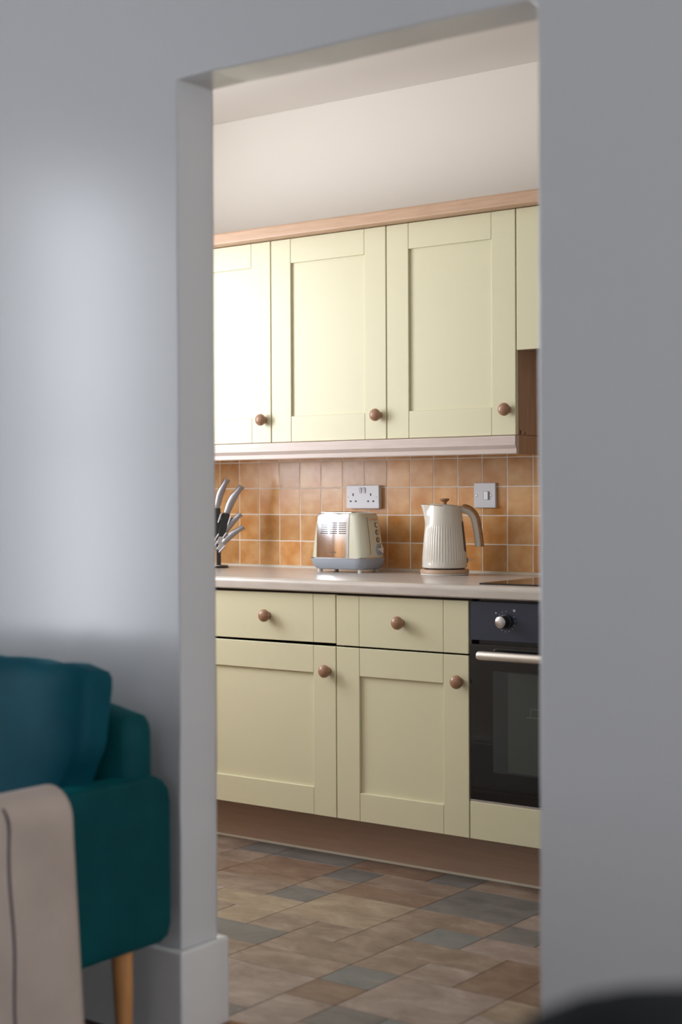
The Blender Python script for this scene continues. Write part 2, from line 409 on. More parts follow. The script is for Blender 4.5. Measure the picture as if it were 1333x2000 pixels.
# ------------------------------------------------------------------ splashback tiles
TX0, TZ0, TP = -3.1504, .9140, .1
sp = thing('tiled_splashback', 'amber glazed square wall tiles between the worktop and the wall cupboards', 'tiles', (TX0, DW - .006, TZ0))
boxo('grout', (KXL+.002, DW - .0087, TZ0 + .002), (-1.30, DW - .0002, 1.40), M['grout'], sp)
bm = BM(); g = .0019
box(bm, (-.05 + g, -.0016, -.05 + g), (.05 - g, .0016, .05 - g), .0010, 2)
tm = bpy.data.meshes.new('wall_tile'); bm.to_mesh(tm); bm.free(); tm.materials.append(M['tile'])
for p_ in tm.polygons: p_.use_smooth = False
rt = random.Random(5)
for k in range(-13, 18):
    for r in range(5):
        o = bpy.data.objects.new('wall_tile', tm); COL.objects.link(o); o.parent = sp
        o.location = (k * TP + .05, -.0022 + rt.uniform(-.0003, .0003), r * .0997 + .0500)
        o.rotation_euler = (rt.uniform(-.007, .007), rt.uniform(-.002, .002), rt.uniform(-.007, .007))
        if r == 4: o.scale.z = .72; o.location.z = 4 * .0997 + .0365

def side_tiles(label, loc, rz, ks_, r0, lim=None):
    t_ = thing('tiled_wainscot', label, 'tiles', loc, rz)
    for k in ks_:
        for r in range(r0, 2):
            if lim is not None and r < 0 and k >= lim: continue
            o = bpy.data.objects.new('wall_tile', tm); COL.objects.link(o); o.parent = t_
            o.location = (k * TP + .05, -.0025, r * .0995 + .0515)
    return t_
sp2 = side_tiles('amber glazed tiles below the kitchen window on the left wall', (KXL + .0032, Y2 + .06, TZ0), PI/2, range(0, 19), -9, 12)
boxo('grout', (.02, -.0010, .0015), (1.92, .0028, .1995), M['grout'], None).parent = sp2
boxo('grout', (.02, -.0010, -.885), (1.19, .0028, .0010), M['grout'], None).parent = sp2
sp3 = side_tiles('amber glazed tiles on the kitchen side of the dividing wall', (-3.74, Y2 + .0225, TZ0), PI, range(0, 7), -9)
boxo('grout', (.001, -.0010, -.885), (.70, .0028, .1995), M['grout'], None).parent = sp3
# ------------------------------------------------------------------ cabinets
def knob(parent, x, y, z, mt=None):
    """mushroom knob projecting towards -y; x,y,z in world"""
    bm = BM()
    lathe(bm, [(.0120, 0), (.0110, -.003), (.0088, -.008), (.0095, -.0115), (.0150, -.0135), (.0192, -.0172), (.0210, -.0220), (.0208, -.0262), (.0190, -.0310), (.0158, -.0348), (.0110, -.0378), (.0055, -.0394), (.0008, -.0398)], 28, 'Y')
    return link('door_knob', bm, mt or M['knob'], parent, True, Vector((x, y, z)) - parent_world(parent))
def shaker(parent, x0, x1, z0, z1, y, stile=.088, rail_t=.086, rail_b=.090, name='door', kx=None, kz=None, tilt=0):
    t = .019; e = .0005
    d = boxo(name, (x0 + stile - .004, y + .0095, z0 + rail_b - .004), (x1 - stile + .004, y + t, z1 - rail_t + .004), M['cream'], parent)
    for a, b in ((x0, x0 + stile - e), (x1 - stile + e, x1)):
        boxo('stile', (a, y, z0), (b, y + t, z1), M['cream'], d, .0016, 2)
    for a, b in ((z0, z0 + rail_b), (z1 - rail_t, z1)):
        boxo('rail', (x0 + stile + e, y + .0003, a), (x1 - stile - e, y + t, b), M['cream'], d, .0016, 2)
    if kx is not None: knob(d, kx, y, kz)
    return d
def drawer(parent, x0, x1, z0, z1, y, kx, kz, stile=.09):
    e = .0005
    d = boxo('drawer_front', (x0 + stile + e, y, z0), (x1 - stile - e, y + .019, z1), M['cream'], parent, .0016, 2)
    for a, b in ((x0, x0 + stile - e), (x1 - stile + e, x1)):
        boxo('stile', (a, y, z0), (b, y + .019, z1), M['cream'], d, .0016, 2)
    knob(d, kx, y, kz)
    return d
def carcass(parent, x0, x1, z0, z1, y0, y1, mt):
    bm = BM(); t = .016
    for a, b in (((x0, y0, z0), (x0+t, y1, z1)), ((x1-t, y0, z0), (x1, y1, z1)), ((x0+t, y0, z0), (x1-t, y1, z0+t)), ((x0+t, y0, z1-t), (x1-t, y1, z1)), ((x0+t, y1-.006, z0+t), (x1-t, y1, z1-t))):
        box(bm, a, b)
    pl = parent_world(parent); bmesh.ops.translate(bm, verts=bm.verts, vec=-pl)
    return link('carcass', bm, mt, parent)
BX = -2.4259
base_lab = {0: 'cream base cupboard directly left of the oven, with one drawer', 1: 'cream base cupboard second from the oven, its drawer sitting slightly open at the bottom',
            2: 'cream base cupboard third from the oven, hidden behind the doorway edge', 3: 'cream base cupboard in the far left corner of the run'}
for i in range(4):
    x1 = BX - (0, .5, 1.12, 1.62)[i]; x0 = x1 - (.5, .62, .5)[i] if i < 3 else KXL + .002
    g0 = .0018
    t = thing('base_cupboard', base_lab[i], 'cupboard', ((x0+x1)/2, DB + .3, 0.15), 0, 'cream base cupboards')
    carcass(t, x0 + .0005, x1 - .0005, .152, .872, DB + .0205, DW - .003, M['shadowy'])
    if i < 3:
        zt = .703 if i == 0 else .7000
        shaker(t, x0 + g0, x1 - g0, .150, .700, DB, kx=x1 - .031, kz=.621, stile=.0905, rail_t=.089)
        dd = drawer(t, x0 + g0, x1 - g0, .7055 if i == 0 else .7085, .8655, DB, (x0+x1)/2 + .004 - (-.026 if i == 1 else 0), .789)
        if i == 1: dd.rotation_euler = (0, -.006, 0)
    else:
        shaker(t, x0 + g0, x1 - g0, .150, .8655, DB, kx=x1 - .031, kz=.79, stile=.0905)
pl = boxo('plinth', (KXL+.002, 4.013, .005), (-1.31, 4.029, .1495), M['plinth'])
tag(pl, 'long beech coloured plinth board under the base cupboards', 'plinth')
boxo('seal_strip', (KXL+.002, 4.0085, .0025), (-1.31, 4.0128, .0095), M['sealant'], pl)

# worktop with rolled front edge
yf, z0, z1 = DB - .022, .8745, .9137
prof = [(DW - .008, z0), (yf + .006, z0), (yf + .001, z0 + .004)]
for k in range(7):
    a = PI + (-PI/2) * k / 6 * 1.0
    prof.append((yf + .016 + .016 * math.cos(a), z1 - .016 + .016 * math.sin(a)))
prof.append((DW - .008, z1))
bm = BM()
loft(bm, [[(x, y, z) for y, z in prof] for x in (KXL + .009, -1.31)])
bmesh.ops.translate(bm, verts=bm.verts, vec=(2.9, -4.2, -z0))
wt = link('worktop', bm, M['worktop'], None, True, (-2.9, 4.2, z0))
tag(wt, 'long pale laminate worktop with a rolled front edge', 'worktop')
bm = BM(); loft(bm, [[(x, DW - .0085, .9125), (x, DW - .0165, .9130), (x, DW - .0160, .9155), (x, DW - .0125, .9200), (x, DW - .0085, .9225)] for x in (KXL + .002, -1.31)])
bmesh.ops.translate(bm, verts=bm.verts, vec=(2.9, -4.2, -z0))
link('sealant_bead', bm, M['sealant'], wt)

# wall cupboards
UX_ = -2.4323
wall_lab = {0: 'cream wall cupboard above the kettle, last before the short extractor door', 1: 'cream wall cupboard above the toaster, middle of the visible three',
            2: 'cream wall cupboard above the knife block, washed bright by window light', 3: 'cream wall cupboard in the far left corner beside the window wall'}
for i in range(4):
    x1 = UX_ - .5 * i; x0 = x1 - .5 if i < 3 else KXL + .002
    t = thing('wall_cupboard', wall_lab[i], 'cupboard', ((x0+x1)/2, DU + .16, 1.374), 0, 'cream wall cupboards')
    if i == 0:
        carcass(t, x0 + .0005, x1 - .0175, 1.3755, 2.087, DU + .0205, DW - .0002, M['carcass'])
        e = boxo('end_panel', (x1 - .017, DU + .0205, 1.3755), (x1 - .0005, DW - .0002, 2.087), M['beech_v'], t)
        for yy, rr in ((DU + .055, .0035), (DU + .024, .006)):
            boxo('fixing_hole', (x1 - .0006, yy, 1.3765), (x1 + .0003, yy + rr, 1.3765 + 2.2*rr), M['dark'], e)
    else:
        carcass(t, x0 + .0005, x1 - .0005, 1.3755, 2.087, DU + .0205, DW - .0002, M['carcass'])
    shaker(t, x0 + .0022, x1 - .0022, 1.3743, 2.0885, DU, kx=x1 - .031, kz=1.455)
# extractor cupboard
t = thing('extractor_cupboard', 'short cream cupboard over the hob, cut off by the right edge of the doorway', 'cupboard', (-2.13, DU + .16, 1.66))
carcass(t, UX_ + .001, UX_ + .599, 1.655, 2.087, DU + .0205, DW - .0002, M['beech_v'])
shaker(t, UX_ + .0022, UX_ + .5978, 1.642, 2.0885, DU, stile=.088)
e = boxo('extractor_hood', (UX_ + .004, DU + .03, 1.646), (UX_ + .596, DW - .02, 1.6548), M['steel'], t, .002)
t2 = thing('wall_cupboard', 'cream wall cupboard right of the hob, hidden behind the right doorway edge', 'cupboard', (-1.58, DU + .16, 1.374), 0, 'cream wall cupboards')
carcass(t2, -1.8315, -1.3325, 1.3755, 2.087, DU + .0205, DW - .0002, M['carcass'])
shaker(t2, -1.83, -1.334, 1.3743, 2.0885, DU, kx=-1.80, kz=1.455)
# cornice
cp = [(DU - .002, 2.0905), (DU - .034, 2.0905), (DU - .040, 2.0935), (DU - .041, 2.099), (DU - .041, 2.127), (DU - .039, 2.132), (DU - .034, 2.134), (DU + .04, 2.134), (DU + .04, 2.0905)]
bm = BM(); loft(bm, [[(x, y, z) for y, z in cp] for x in (KXL + .002, -1.33)])
bmesh.ops.translate(bm, verts=bm.verts, vec=(2.9, -DU, -2.09))
tag(link('cornice', bm, M['beech'], None, False, (-2.9, DU, 2.09)), 'long beech cornice running along the top of the wall cupboards', 'cornice')
# light pelmet
lp = [(DU - .018, 1.3715), (DU - .018, 1.342), (DU - .014, 1.336), (DU - .010, 1.330), (DU - .010, 1.3165), (DU - .007, 1.3135), (DU + .006, 1.3135), (DU + .006, 1.3715)]
bm = BM(); loft(bm, [[(x, y, z) for y, z in lp] for x in (KXL + .002, UX_ + .006)])
bmesh.ops.translate(bm, verts=bm.verts, vec=(2.9, -DU, -1.34))
pm = link('light_pelmet', bm, M['pelmet'], None, False, (-2.9, DU, 1.34))
tag(pm, 'pale beech light pelmet along the underside of the wall cupboards', 'pelmet')
boxo('return_piece', (UX_ - .017, DU + .0065, 1.3135), (UX_ + .0005, DW - .01, 1.3725), M['beech_v'], pm, .001)  # brown board puts the shade on the pelmet's side into its colour

# ------------------------------------------------------------------ built-in oven
OX0, OX1 = BX + .003, BX + .597
ov = thing('built_in_oven', 'black built-in oven with a silver bar handle under the worktop', 'oven', (-2.13, DB + .28, .27))
boxo('oven_body', (OX0 + .02, DB + .022, .275), (OX1 - .02, DW - .05, .870), M['black'], ov)
cpn = boxo('control_panel', (OX0, DB + .001, .749), (OX1, DB + .021, .8655), M['ovenp'], ov, .0015)
od = boxo('oven_door', (OX0, DB + .001, .270), (OX1, DB + .021, .7365), M['ovenglass'], ov, .0015)
boxo('inner_window', (-2.343, DB + .0004, .357), (-1.92, DB + .0011, .660), M['oveninner'], od)
boxo('cavity_view', (-2.291, DB + .0000, .362), (-1.96, DB + .0005, .657), M['ovencav'], od)
bm = BM()
for a, b in (((-2.23, -.0004, .530), (-1.99, .0002, .5315)), ((-2.215, -.0004, .5315), (-2.2138, .0002, .556)), ((-2.215, -.0004, .555), (-1.99, .0002, .5562))):
    box(bm, a, b)
link('rack_wire', bm, M['wire'], od, False, Vector((0, DB - .0002, 0)) - parent_world(od))
bm = BM()
box(bm, (OX0 + .004, .0002, .4395), (OX1 - .004, .0010, .4405)); box(bm, (OX0 + .004, .0002, .298), (OX1 - .004, .0010, .299))
link('glass_line', bm, M['oveninner'], od, False, Vector((0, DB, 0)) - parent_world(od))
bm = BM(); pts = [(x, DB - .048, .709) for x in (-2.3685, -2.3665, -2.362, -2.354, -1.90, -1.892, -1.888)]
tube(bm, pts, [.006, .0105, .0130, .0138, .0138, .0125, .007], 20)
hb = link('door_handle', bm, M['satin'], od, True, -parent_world(od))
bm = BM()
for x in (-2.315, -1.935): tube(bm, [(x, DB - .048, .709), (x, DB + .002, .709)], .008, 12)
link('handle_post', bm, M['black'], hb, True)
def oven_knob(x):
    bm = BM(); lathe(bm, [(.0215, .001), (.0215, -.006), (.0185, -.008), (.0175, -.030), (.0165, -.032)], 28, 'Y')
    k = link('control_knob', bm, M['black'], cpn, True, Vector((x, DB, .809)) - parent_world(cpn))
    bm = BM(); lathe(bm, [(.0172, -.0318), (.0172, -.0345), (.0150, -.0362), (.001, -.0366)], 28, 'Y')
    link('knob_cap', bm, M['steel'], k, True)
    # printed scale round the knob
    bm = BM()
    for j in range(13):
        a = math.radians(-60 + j * 25 + 180 - 30)
        r = .0300; px, pz = r * math.cos(a), r * math.sin(a)
        box(bm, (px - .0010, -.0003, pz - .0012), (px + .0010, .0004, pz + .0012))
    box(bm, (.024, -.0003, .030), (.031, .0004, .0365)); box(bm, (-.037, -.0003, .022), (-.033, .0004, .026))
    s_ = link('printed_scale', bm, M['mark'], k); s_.location = (0, .0009, 0)
oven_knob(-2.297); oven_knob(-1.955)
boxo('display', (-2.185, DB + .0004, .785), (-2.065, DB + .0012, .835), M['ovenglass'], cpn)
fp = thing('oven_filler_panel', 'plain cream filler panel below the oven', 'panel', (-2.13, DB + .01, .15))
boxo('panel', (OX0 - .001, DB, .150), (OX1 + .001, DB + .019, .2625), M['cream'], fp, .0016)
boxo('shelf_edge', (OX0, DB + .0015, .2630), (OX1, DB + .03, .2692), M['steel'], fp)
t = thing('base_cupboard', 'cream base cupboard right of the oven, hidden behind the right doorway edge', 'cupboard', (-1.58, DB + .3, .15), 0, 'cream base cupboards')
carcass(t, -1.8255, -1.3265, .152, .872, DB + .0205, DW - .003, M['shadowy'])
shaker(t, -1.824, -1.328, .150, .8655, DB, kx=-1.79, kz=.79, stile=.0905)
hb = thing('ceramic_hob', 'flat black ceramic hob set in the worktop by the doorway edge', 'hob', (-2.13, 4.2, .9137))
boxo('glass_top', (BX + .012, DB + .040, .9139), (BX + .592, DB + .552, .9185), M['hob'], hb, .0012)
bm = BM()
for cx, cy_, r in ((-.14, -.12, .09), (.14, -.12, .075), (-.14, .13, .075), (.14, .13, .09)):
    R1 = [bm.verts.new((cx + r * math.cos(a * PI/24), cy_ + r * math.sin(a * PI/24), .0050)) for a in range(48)]
    R2 = [bm.verts.new((cx + (r-.002) * math.cos(a * PI/24), cy_ + (r-.002) * math.sin(a * PI/24), .0050)) for a in range(48)]
    for k in range(48): bm.faces.new((R1[k], R1[(k+1) % 48], R2[(k+1) % 48], R2[k]))
link('zone_ring', bm, M['oveninner'], hb)

# ------------------------------------------------------------------ electric plates on the tiles
def plate(name, label, cat, x0, x1, z0, z1, depth):
    yb = DW - .0082
    t = thing(name, label, cat, ((x0+x1)/2, yb, (z0+z1)/2))
    boxo('backbox', (x0 + .0015, yb - depth + .007, z0 + .0015), (x1 - .0015, yb, z1 - .0015), M['plate'], t, .001)
    boxo('faceplate', (x0, yb - depth, z0), (x1, yb - depth + .0065, z1), M['plate'], t, .0022, 3)
    return t, yb - depth
so, yp = plate('double_socket', 'white double power socket above the toaster', 'socket', -3.3195, -3.1735, 1.1370, 1.2215, .021)
sx, sz = -3.3195, 1.2215
def P_(name, cx, cz, w_, h_, mt, dp, parent, bev=0):
    boxo(name, (sx + cx/1000 - w_/2000, yp - dp, sz - cz/1000 - h_/2000), (sx + cx/1000 + w_/2000, yp + .0005, sz - cz/1000 + h_/2000), mt, parent, bev)
for q in (31, 110):
    P_('earth_hole', q, 34, 5.0, 9.5, M['hole'], .0003, so)
for q in (20, 43, 98.4, 121.6): P_('pin_hole', q, 58, 7.6, 5.4, M['hole'], .0003, so)
for q in (8.6, 134):
    bm = BM(); lathe(bm, [(.0030, .0003), (.0030, -.0008), (.0022, -.0012)], 16, 'Y')
    link('screw', bm, M['screw'], so, True, Vector((sx + q/1000, yp, sz - .043)) - parent_world(so))
for q in (64, 81):
    bm = BM()
    a0, a1 = -.0052, .0052
    loft(bm, [[(x, .0005, -.010), (x, -.0008, -.010), (x, -.0045, .010), (x, .0005, .010)] for x in (a0, a1)])
    link('rocker_switch', bm, M['plate'], so, False, Vector((sx + q/1000, yp, sz - .020)) - parent_world(so))
    P_('rocker_gap_shade', q + 5.8, 20, .9, 19, M['hole'], .0004, so); P_('rocker_gap_shade', q, 9, 11, 1.2, M['hole'], .0004, so)  # dark strips stand in for the shadows beside and above each rocker
sw, yp = plate('fused_switch', 'white square fused switch plate on the tiles right of the kettle', 'switch', -2.7765, -2.6905, 1.1400, 1.2260, .013)
sx, sz = -2.7765, 1.2260
for q in (11.5, 69):
    bm = BM(); lathe(bm, [(.0032, .0003), (.0032, -.0008), (.0022, -.0012)], 16, 'Y')
    link('screw', bm, M['screw'], sw, True, Vector((sx + q/1000, yp, sz - .044)) - parent_world(sw))
P_('fuse_holder', 28.5, 44, 19, 27, M['plate'], .0012, sw, .0005)
P_('rocker_gap_shade', 51, 44, 21.5, 29.5, M['hole'], .0002, sw)  # dark surround: gap round the rocker plus the shadow on its right
bm = BM()
loft(bm, [[(-.0100, .0005, z), (-.0100, -.0012, z), (.0080, -.0062, z), (.0100, .0005, z)] for z in (-.0138, .0138)])
link('rocker_switch', bm, M['plate'], sw, False, Vector((sx + .0505, yp, sz - .044)) - parent_world(sw))

# ------------------------------------------------------------------ toaster
TXc, TYc, TB = -3.2115, 4.362, .9139
to = thing('toaster', 'cream and chrome two slice toaster on a grey base, standing under the double socket', 'toaster', (TXc, TYc, TB))
def rr_sec(hx, hy, r, z, dx=0, dy=0, n=8): return [(x + dx, y + dy, z) for x, y in rrect(hx, hy, r, n)]
bm = BM(); loft(bm, [rr_sec(.100, .056, .03, .0105), rr_sec(.110, .066, .035, .013), rr_sec(.118, .074, .036, .025), rr_sec(.1225, .0775, .036, .045), rr_sec(.1225, .0775, .036, .0495)])
link('base_tray', bm, M['greyp'], to, True)
bm = BM(); loft(bm, [rr_sec(.1245, .0795, .037, .0493), rr_sec(.1250, .0800, .037, .0510), rr_sec(.1235, .0785, .037, .0532)])
link('chrome_band', bm, M['chrome'], to, True)
zs_ = [.0530, .080, .120, .160, .185, .198, .206, .2095, .2105]
ins = [0, .0025, .007, .0125, .0165, .020, .026, .034, .042]
BHX, BHY, YF = .1195, .0725, .34
bm = BM(); loft(bm, [rr_sec(BHX - i_, BHY - i_*YF, .034, z_) for z_, i_ in zip(zs_, ins)])
link('body', bm, M['sage'], to, True)
# chrome side panels following the taper (both long sides)
def side_pt(x, z, off, s):
    i_ = 0
    for k in range(len(zs_) - 1):
        if zs_[k] <= z <= zs_[k+1]:
            u = (z - zs_[k]) / (zs_[k+1] - zs_[k]); i_ = ins[k] * (1-u) + ins[k+1] * u
    return (x, s * (BHY - i_*YF + off), z)
for s in (-1, 1):
    bm = BM(); zz = [.0535, .070, .090, .110, .130, .150, .168, .184, .196, .2035, .208]
    secs = []
    for z_ in zz:
        a = side_pt(0, z_, .0022, s); b = side_pt(0, z_, -.004, s)
        x0_, x1_ = -.0845, .0555
        secs.append([(x0_, b[1], z_), (x0_, a[1] - s*.0008, z_), (x0_ + .002, a[1], z_), (x1_ - .002, a[1], z_), (x1_, a[1] - s*.0008, z_), (x1_, b[1], z_)])
    loft(bm, secs)
    sp_ = link('side_panel', bm, M['chrome'], to, True)
    bm = BM()
    for gx in (-.0655, -.0255, .0145):
        for k in range(6):
            z_ = .138 + k * .0072
            a = side_pt(0, z_, .0026, s); b = side_pt(0, z_, .0015, s)
            ya, yb_ = sorted((a[1], b[1]))
            box(bm, (gx - .002, ya, z_ - .0014), (gx + .030, yb_, z_ + .0014))
    link('vent_slot', bm, M['black'], sp_)
    if s == -1:
        fc = bpy.data.curves.new('maker_name', 'FONT'); fc.body = 'Breville'; fc.size = .0105; fc.align_x = 'CENTER'; fc.extrude = .0002
        tob = bpy.data.objects.new('tmp', fc); COL.objects.link(tob)
        me = bpy.data.meshes.new_from_object(tob.evaluated_get(bpy.context.evaluated_depsgraph_get()))
        bpy.data.objects.remove(tob); me.materials.append(M['smoke'])
        lt = bpy.data.objects.new('lettering', me); COL.objects.link(lt); lt.parent = sp_
        lt.location = (-.012, side_pt(0, .071, .0025, -1)[1], .068); lt.rotation_euler = (PI/2 - .085, 0, 0)
# top plate with two bread slots
tp = BM(); box(tp, (-.0840, -.050, .2085), (.0550, .050, .2125), .002); tpl = link('top_plate', tp, M['steel'], to)
for yy in (-.019, .019):
    bm = BM(); box(bm, (-.074, yy - .011, .2120), (.046, yy + .011, .2131)); link('bread_slot', bm, M['hole'], tpl)
# control end (+x)
def end_x(z):
    for k in range(len(zs_) - 1):
        if zs_[k] <= z <= zs_[k+1]:
            u = (z - zs_[k]) / (zs_[k+1] - zs_[k]); return BHX - (ins[k] * (1-u) + ins[k+1] * u)
bm = BM(); zz = [.062 + .0147 * k for k in range(10)]
secs = [[(end_x(z) - .002, -.0275, z), (end_x(z) + .0004, -.0275, z), (end_x(z) + .0004, -.0252, z), (end_x(z) - .002, -.0252, z)] for z in zz]
loft(bm, secs); link('lever_slot', bm, M['hole'], to)
def disc(name, y, z, r, h, mt, parent, seg=24):
    bm = BM(); lathe(bm, [(r, -.001), (r, h*.7), (r*.88, h), (.0005, h)], seg, 'X')
    o = link(name, bm, mt, parent, True, (end_x(z), y, z)); o.rotation_euler = (0, -.12, 0); return o
for z_ in (.1665, .1405, .1145):
    b_ = disc('button', .024, z_, .0098, .0020, M['smoke'], to)
    bm = BM(); lathe(bm, [(.0072, .0015), (.0072, .0027), (.0005, .0029)], 20, 'X'); link('button_face', bm, M['sage' if z_ > .16 else 'steel'], b_, True)
d_ = disc('browning_dial', .0265, .0795, .0205, .003, M['greyp'], to, 32)
bm = BM(); lathe(bm, [(.0135, .002), (.0125, .013), (.011, .0145), (.0005, .015)], 24, 'X'); dk = link('dial_knob', bm, M['chrome'], d_, True)
bm = BM(); box(bm, (.001, -.0035, -.0155), (.0165, .0035, .0155), .002); link('dial_grip', bm, M['chrome'], dk)
bm = BM(); box(bm, (0, -.0275, -.0020), (.010, -.0245, .0020), .0008); box(bm, (0.006, -.0275, -.0028), (.0095, .026, .0028), .0010)
link('lever', bm, M['chrome'], to, False, (end_x(.185) - .002, .0, .1865))
for sx_, sy_ in ((-1, -1), (1, -1), (-1, 1), (1, 1)):
    bm = BM(); lathe(bm, [(.008, 0), (.009, .002), (.009, .0125)], 16, 'Z'); link('foot', bm, M['white'], to, True, (sx_*.088, sy_*.048, 0))

# ------------------------------------------------------------------ kettle
ket = thing('kettle', 'ivory ribbed electric kettle with wooden trim on the worktop beside the hob', 'kettle', (-2.805, 4.364, .9139), YAW)
# local +x is the handle side, -x the spout
bm = BM(); lathe(bm, [(.0795, 0), (.0815, .0015), (.0815, .005), (.080, .0062)], 56); pb = link('power_base', bm, M['white'], ket, True)
bm = BM(); lathe(bm, [(.0800, .0060), (.0828, .0070), (.0832, .0125), (.0822, .0180), (.0800, .0195)], 56); link('base_ring', bm, M['kring'], pb, True)
bm = BM(); lathe(bm, [(.0690, .0190), (.0690, .0255)], 48); link('base_gap', bm, M['black'], ket, True)
prof = [(.0745, .0245), (.0768, .0265), (.0775, .031), (.0765, .037)]
for k in range(1, 22):
    z_ = .037 + k * (.222 - .037) / 21; u = (z_ - .037) / .185
    prof.append((.0765 - .0065 * u - .0125 * u * u, z_))
prof += [(.0573, .2275), (.0570, .2335)]
seg = 192; bm = BM(); rings = []
for r, z_ in prof:
    ring = []
    for k in range(seg):
        a = 2 * PI * k / seg
        rr = r
        fade = max(0, min(1, (z_ - .040) / .012)) * max(0, min(1, (.178 - z_) / .02))
        ph = (k % 4) / 4
        if k % 4 == 0: rr -= .0015 * fade
        da = abs(((a - PI + PI) % (2*PI)) - PI)   # angle from spout direction (-x)
        sp_u = max(0, (z_ - .155) / .078)
        rr += .0235 * sp_u**1.7 * math.exp(-(da / .33)**2)
        zz_ = z_
        if z_ > .19: zz_ = z_ - .0045 * math.cos(a) * (z_ - .19) / .0435
        ring.append(bm.verts.new((rr * math.cos(a), rr * math.sin(a), zz_)))
    rings.append(ring)
for i in range(len(rings) - 1):
    for k in range(seg): bm.faces.new((rings[i][k], rings[i][(k+1) % seg], rings[i+1][(k+1) % seg], rings[i+1][k]))
bm.faces.new(list(reversed(rings[0]))); bm.faces.new(rings[-1])
bmesh.ops.recalc_face_normals(bm, faces=bm.faces)
kb = link('body', bm, M['kettle'], ket, True)
bm = BM(); lathe(bm, [(.0500, .2315), (.0545, .2325), (.0545, .2355), (.051, .2385), (.030, .2405), (.001, .241)], 48)
for v in bm.verts: v.co.z -= .0045 * v.co.x / .057
lid = link('lid', bm, M['kettle'], ket, True)
bm = BM(); tube(bm, [( .0575*math.cos(a) - (.0225*math.exp(-((abs(((a)%(2*PI))-PI))/.33)**2)), .0575*math.sin(a), .2338 - .0045*math.cos(a)) for a in [PI + t_*.1 for t_ in range(-14, 15)]], .0013, 8)
link('rim_trim', bm, M['kwood'], ket, True)
bm = BM(); lathe(bm, [(.0085, .238), (.0070, .243), (.0078, .247), (.0150, .2520), (.0168, .2545), (.0165, .2575), (.012, .2590), (.001, .2595)], 28); link('lid_knob', bm, M['kwood'], lid, True)
# handle
hp = smoothpath([(.036, 0, .2195), (.060, 0, .2215), (.083, 0, .214), (.099, 0, .194), (.107, 0, .160), (.1125, 0, .122), (.1150, 0, .094)], 30)
bm = BM(); tube(bm, hp, [.0100] + [.0118]*29 + [.0095], 16, 1.10, (0, 1, 0)); h = link('handle', bm, M['kettle'], ket, True)
hp2 = []
for i, q in enumerate(hp[5:]):
    j = i + 5; t_ = (hp[min(j+1, 30)] - hp[j-1]).normalized(); nrm = Vector((t_.z, 0, -t_.x)) * -1
    hp2.append(q + (nrm if nrm.dot(Vector((1, 0, 1))) > 0 else -nrm) * .0105)
bm = BM(); tube(bm, hp2, [.005] + [.0092]*(len(hp2)-2) + [.008], 14, 1.25, (0, 1, 0)); link('handle_grip', bm, M['kwood'], h, True)
# water window and switch, on the front right flank
def flank(a, z_, off):
    u = (z_ - .037) / .185; r = .0765 - .0065*u - .0125*u*u + off
    return Vector((r * math.cos(a), r * math.sin(a), z_))
aw = -.40
bm = BM()
secs = []
for k in range(12):
    z_ = .078 + k * .0095; wv = .13 * (1 if 0 < k < 11 else .5)
    secs.append([flank(aw - wv, z_, -.004), flank(aw - wv, z_, .0006), flank(aw, z_, .0012), flank(aw + wv, z_, .0006), flank(aw + wv, z_, -.004)])
loft(bm, secs); link('water_window', bm, M['smoke'], ket, True)
bm = BM(); box(bm, (.0685, -.010, .040), (.0785, .010, .058), .002); sl = link('switch_slot', bm, M['smoke'], ket)
bm = BM(); box(bm, (.076, -.007, .0475), (.0955, .007, .0525), .0018); link('switch_lever', bm, M['white'], sl)

# ------------------------------------------------------------------ knife stand and knives
KC = Vector((-3.812, 4.352, .9139))
KU = Vector((cy, sy, 0)); KS = .00194      # in-plane direction and size of one reference unit
def kp(dx, dz, off=0): return Vector((dx * KS, off, dz * KS))
ks = thing('knife_stand', 'black upright knife stand with silver clips at the left end of the worktop', 'knife stand', KC, YAW)
bm = BM(); lathe(bm, [(.036, 0), (.0375, .002), (.0375, .006), (.034, .009), (.012, .011)], 36); link('base', bm, M['black'], ks, True)
bm = BM(); lathe(bm, [(.0345, .0085), (.0335, .0105), (.012, .0120), (.010, .0118)], 36); link('base_rim', bm, M['chrome'], ks, True)
bm = BM(); box(bm, (-.0085, -.006, .010), (.0085, .006, .215), .003); link('post', bm, M['black'], ks)
def slant_block(name, p0, p1, half, depth, mt, parent):
    a, b = Vector(p0), Vector(p1); d = (b - a).normalized(); n = Vector((-d.z, 0, d.x))
    bm = BM(); secs = []
    for q in (a, b):
        secs.append([q + n*half + Vector((0, -depth, 0)), q + n*half + Vector((0, depth, 0)), q - n*half + Vector((0, depth, 0)), q - n*half + Vector((0, -depth, 0))])
    loft(bm, secs); o = link(name, bm, mt, parent); bevmod(o, .0018, 2); return o
